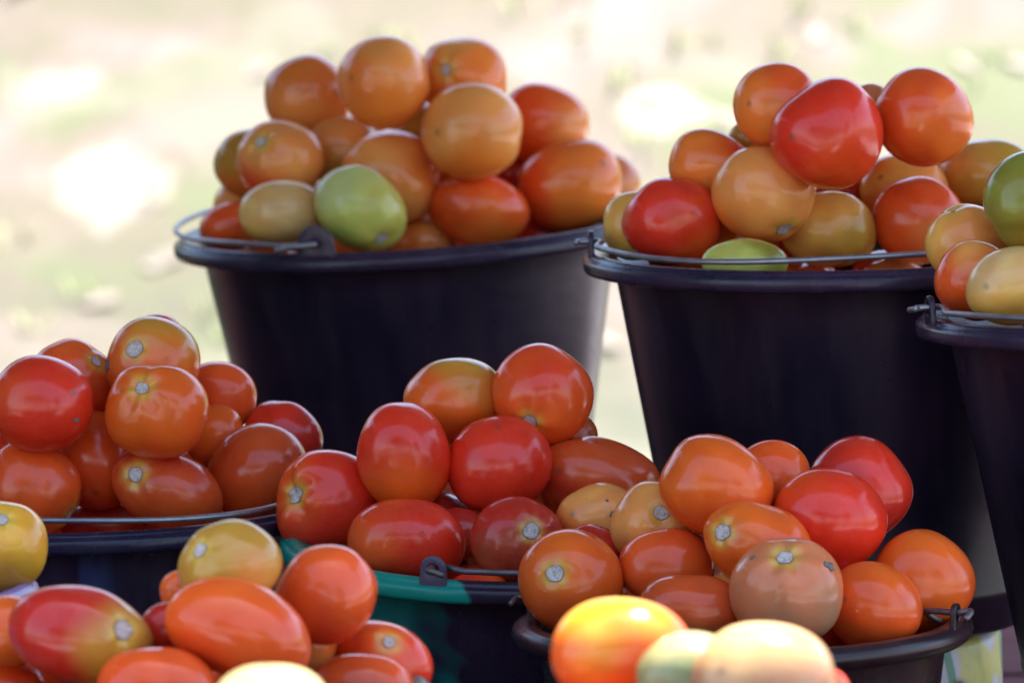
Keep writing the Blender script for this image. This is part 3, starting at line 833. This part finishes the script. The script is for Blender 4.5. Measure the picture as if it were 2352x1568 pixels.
def solve_pile(key):
    """depth of each tomato of a heap: they are listed front to back; each is as far forward as the heap's
    slope allows and then pushed back until it only touches the ones in front of it"""
    B = BK[key]; inv = B['mat'].inverted(); H = B['H']; L = T[key]
    top = max((B['py']-t[1])*B['d']/FPX for t in L)
    D = []
    for i, t in enumerate(L):
        px, py, a, b, ang = t[:5]
        p0 = at(px, py, B['d']); q = inv @ Vector(p0)
        h = q.z-H; r = (a+b)/2*B['d']/FPX
        rho = (B['Rin']-r*.95)*(1-max(0, h-.01)/(top*1.35+.02))
        x = q.x
        w0 = -math.sqrt(max(0, rho*rho-x*x)) if h > -.03 else -math.sqrt(max(0, (B['Rin']-r)**2-x*x))
        D.append(w0 + t[9].get('dz', 0))
    for i in range(len(L)):
        for _ in range(3):
            for j in range(i):
                dx = L[i][0]-L[j][0]; dy = L[i][1]-L[j][1]; p = math.hypot(dx, dy)
                if p < 1: continue
                def rad_(t):
                    an = math.radians(t[4]); ux, uy = dx/p, -dy/p
                    cu = ux*math.cos(an)+uy*math.sin(an); cv = -ux*math.sin(an)+uy*math.cos(an)
                    return 1/math.sqrt((cu/t[2])**2+(cv/t[3])**2)
                R_ = rad_(L[i])+rad_(L[j])
                if p >= R_: continue
                m = B['d']/FPX
                dep = ((L[i][2]+L[i][3])/2+(L[j][2]+L[j][3])/2)*m*.95
                sep = math.sqrt(1-(p/R_)**2)*dep
                if D[i] < D[j]+sep: D[i] = D[j]+sep
    return D

GROUP = {'A': 'tomatoes heaped in the tilted back left bucket', 'B': 'tomatoes heaped in the middle back bucket', 'C': 'tomatoes heaped in the right edge bucket',
         'D': 'tomatoes heaped in the left bucket', 'E': 'tomatoes heaped in the marbled bucket', 'F': 'tomatoes heaped in the lower right bucket',
         'G': 'tomatoes heaped in the blurred lower left bucket', 'H': 'sunlit tomatoes at the bottom edge', 'I': 'tomatoes in the lilac bucket', 'J': 'tomatoes in the sunlit bucket at the lower left'}
SIDE = {}
FILL = {'A': 'tomato buried in the heap of the tilted back left bucket', 'B': 'tomato buried in the heap of the middle back bucket',
        'C': 'tomato buried in the heap of the right edge bucket', 'D': 'tomato buried in the heap of the left bucket', 'E': 'tomato buried in the heap of the marbled bucket',
        'F': 'tomato buried in the heap of the lower right bucket', 'G': 'tomato buried in the blurred heap at the lower left', 'H': 'tomato in the sunlit bucket below the bottom edge on the right',
        'I': 'tomato in the lilac bucket beyond the left edge', 'J': 'tomato in the sunlit bucket below the bottom edge on the left'}

# a few whole tomatoes shared by the buried ones
PROTO = []
for i, (ca, cb) in enumerate([('ored', 'red'), ('orange', 'ored'), ('tan', 'orange'), ('dred', 'red'), ('borange', 'tan'), ('ored', 'orange')]):
    PROTO.append(tomato_mesh('tomato', .0285, .0255, .0255, 20*i, np.array([math.cos(i*1.9), .4, math.sin(i*1.9)*.6]), ca, cb, 60*i, 900+i, {}, 26, 40))

PROTO_COL = ['red', 'orange', 'tan', 'dark red', 'brown', 'scarlet']
def short(l):
    w_ = l.replace(',', '').split()
    if len(w_) <= 8: return ' '.join(w_)
    k_ = max((i for i in range(2, 9) if i < len(w_) and w_[i] in ('of', 'at', 'in', 'with', 'on', 'under', 'behind', 'above', 'right', 'below', 'left', 'by', 'and', 'wedged', 'rising')), default=7)
    while w_[k_-1] in ('the', 'a', 'of', 'at', 'in', 'with', 'its', 'and', 'on', 'lower', 'top', 'far'): k_ -= 1
    return ' '.join(w_[:k_])
seed = 0
rnd = random.Random(77)
DEBUG = []
for key, L in T.items():
    B = BK[key]; D = solve_pile(key); placed = []
    for i, t in enumerate(L):
        seed += 1
        px, py, a, b, ang, ca, cb, ga, label, opt = t
        a, b = a*1.05, b*1.05
        d = B['d']+D[i]; m = d/FPX
        ra, rb = a*m, b*m; rc = (ra+rb)/2*.97
        def facing(q_):
            sx, sy = (q_[0]-px)*m, -(q_[1]-py)*m
            an = math.radians(ang)
            uu = (sx*math.cos(an)+sy*math.sin(an))/ra; vv = (-sx*math.sin(an)+sy*math.cos(an))/rb
            q = math.hypot(uu, vv)
            if q > .97: uu, vv, q = uu*.97/q, vv*.97/q, .97
            ww = -math.sqrt(1-q*q)
            U = RGT*math.cos(an)+UPV*math.sin(an); Vv = -RGT*math.sin(an)+UPV*math.cos(an)
            return unit(U*uu*ra + Vv*vv*rb + FWD*ww*rc)
        if opt.get('bl'): opt['_bl'] = [(facing(z_), z_[2]) for z_ in opt['bl']]
        if opt.get('scar'): s = facing(opt['scar'])
        else:
            an = math.radians(ang)
            s = (RGT*math.cos(an)+UPV*math.sin(an))*(1 if seed % 2 else -1)*.75 + FWD*.8 + UPV*rnd.uniform(-.3, .1)
        me, sm = tomato_mesh('tomato', ra, rb, rc, ang, s, ca, cb, ga, seed, opt)
        pos = at(px, py, d)
        place_tomato(pos, me, sm, label, opt.get('specks', .0), GROUP[key])
        placed.append((pos, (ra+rb+rc)/3, (px, py, a, b, ang), d))
        DEBUG.append((key, i, round(D[i], 3)))
    # buried tomatoes: fill the heap behind and below what shows, never past its outline
    inv = B['mat'].inverted(); H = B['H']; Rin = B['Rin']
    pts = [inv @ Vector(p[0]) for p in placed]
    topz = max([q.z for q in pts]+[H+.03])
    balls = [(np.array(q), p[1]) for q, p in zip(pts, placed)]
    def covered(P):
        d = float((P-CAM) @ FWD); x = float((P-CAM) @ RGT)/d*FPX+CX; y = CY-float((P-CAM) @ UPV)/d*FPX
        if y > B['py']+30 and abs(x-B['px']) < Rin/d*FPX: return True
        if y > 1600 or x < -60 or x > 2420: return True
        def hit(x_, y_):
            for (_, _, (cx, cy, a, b, ang), dd) in placed:
                an = math.radians(ang); dx, dy = x_-cx, -(y_-cy)
                if ((dx*math.cos(an)+dy*math.sin(an))/(a*.99))**2+((-dx*math.sin(an)+dy*math.cos(an))/(b*.99))**2 < 1: return True
            return False
        if hit(x, y): return True
        # a gap inside the heap: fruit above it and on both sides
        if any(hit(x, y-q) for q in (25, 50, 75, 100)) and any(hit(x-q, y) for q in (25, 50, 80)) and any(hit(x+q, y) for q in (25, 50, 80)): return True
        return False
    cand = []; bigr = .0262; r0 = bigr
    layer = 0; z = H-(.075 if key in 'ABDEFG' else .03)
    while z < topz:
        off = (layer % 2)*r0
        k = int(Rin/(2*r0))+2
        for ii in range(-k, k+1):
            for jj in range(-k, k+1):
                cand.append((ii*2.02*r0+off+(jj % 2)*r0*.0+rnd.uniform(-.003, .003), jj*2.02*r0+off+rnd.uniform(-.003, .003), z+rnd.uniform(-.002, .002)))
        z += r0*1.45; layer += 1
    cand += [(rnd.uniform(-Rin, Rin), rnd.uniform(-Rin, Rin), rnd.uniform(H-.05, topz)) for _ in range(3500)]
    nf = 0
    for ci, c in enumerate(cand):
        h = c[2]-H; r0 = bigr if ci < len(cand)-2300 else .0215
        rl = (Rin - (.0 if h > 0 else .12*(-h)) - r0*1.05) if h < .012 else (Rin-r0)*(1-(h-.012)/(topz-H+.03))
        if math.hypot(c[0], c[1]) > rl: continue
        P = np.array(c)
        if any(np.linalg.norm(P-q) < (r0+rr)*.91 for q, rr in balls): continue
        Wp = np.array(B['mat'] @ Vector(c))
        ok = True
        for kx in range(12):
            an = kx*math.pi/6
            e = Wp + r0*(RGT*math.cos(an)+UPV*math.sin(an))
            if math.sin(an) > -.6 and not covered(e): ok = False; break
        # in front of the visible ones it would hide them
        if ok:
            dW = float((Wp-CAM) @ FWD); xw = float((Wp-CAM) @ RGT)/dW*FPX+CX; yw = CY-float((Wp-CAM) @ UPV)/dW*FPX
            for (_, _, (cx, cy, a, b, ang), dd) in placed:
                if dW < dd and math.hypot(xw-cx, yw-cy) < (a+b)/2+95: ok = False; break
            if ok and c[1] < -.3*Rin and h > -.02: ok = False
        if key in 'HIJ' and ok is False and h < .0: pass
        if not ok: continue
        balls.append((P, r0)); nf += 1
        me, sm = PROTO[rnd.randrange(len(PROTO))]
        pi = PROTO_COL[[p[0] for p in PROTO].index(me)]
        near = min(range(len(L)), key=lambda k_: (placed[k_][0]-Wp)@(placed[k_][0]-Wp))
        lb = short(L[near][8]); up = ('lower' if Wp[2] < placed[near][0][2]-.012 else 'back')+(' left' if Wp[0] < placed[near][0][0]-.004 else ' right')
        o = place_tomato(Wp, me, sm, 'buried %s tomato %s of the %s' % (pi, up, lb), 0.0, 'tomatoes buried in the heaps')
        o.scale = (r0/.0262,)*3
        o.rotation_euler = (rnd.uniform(0, 6.28), rnd.uniform(0, 6.28), rnd.uniform(0, 6.28))
    print('fill', key, nf)
for k in T: print(k, [(i, d) for kk, i, d in DEBUG if kk == k])
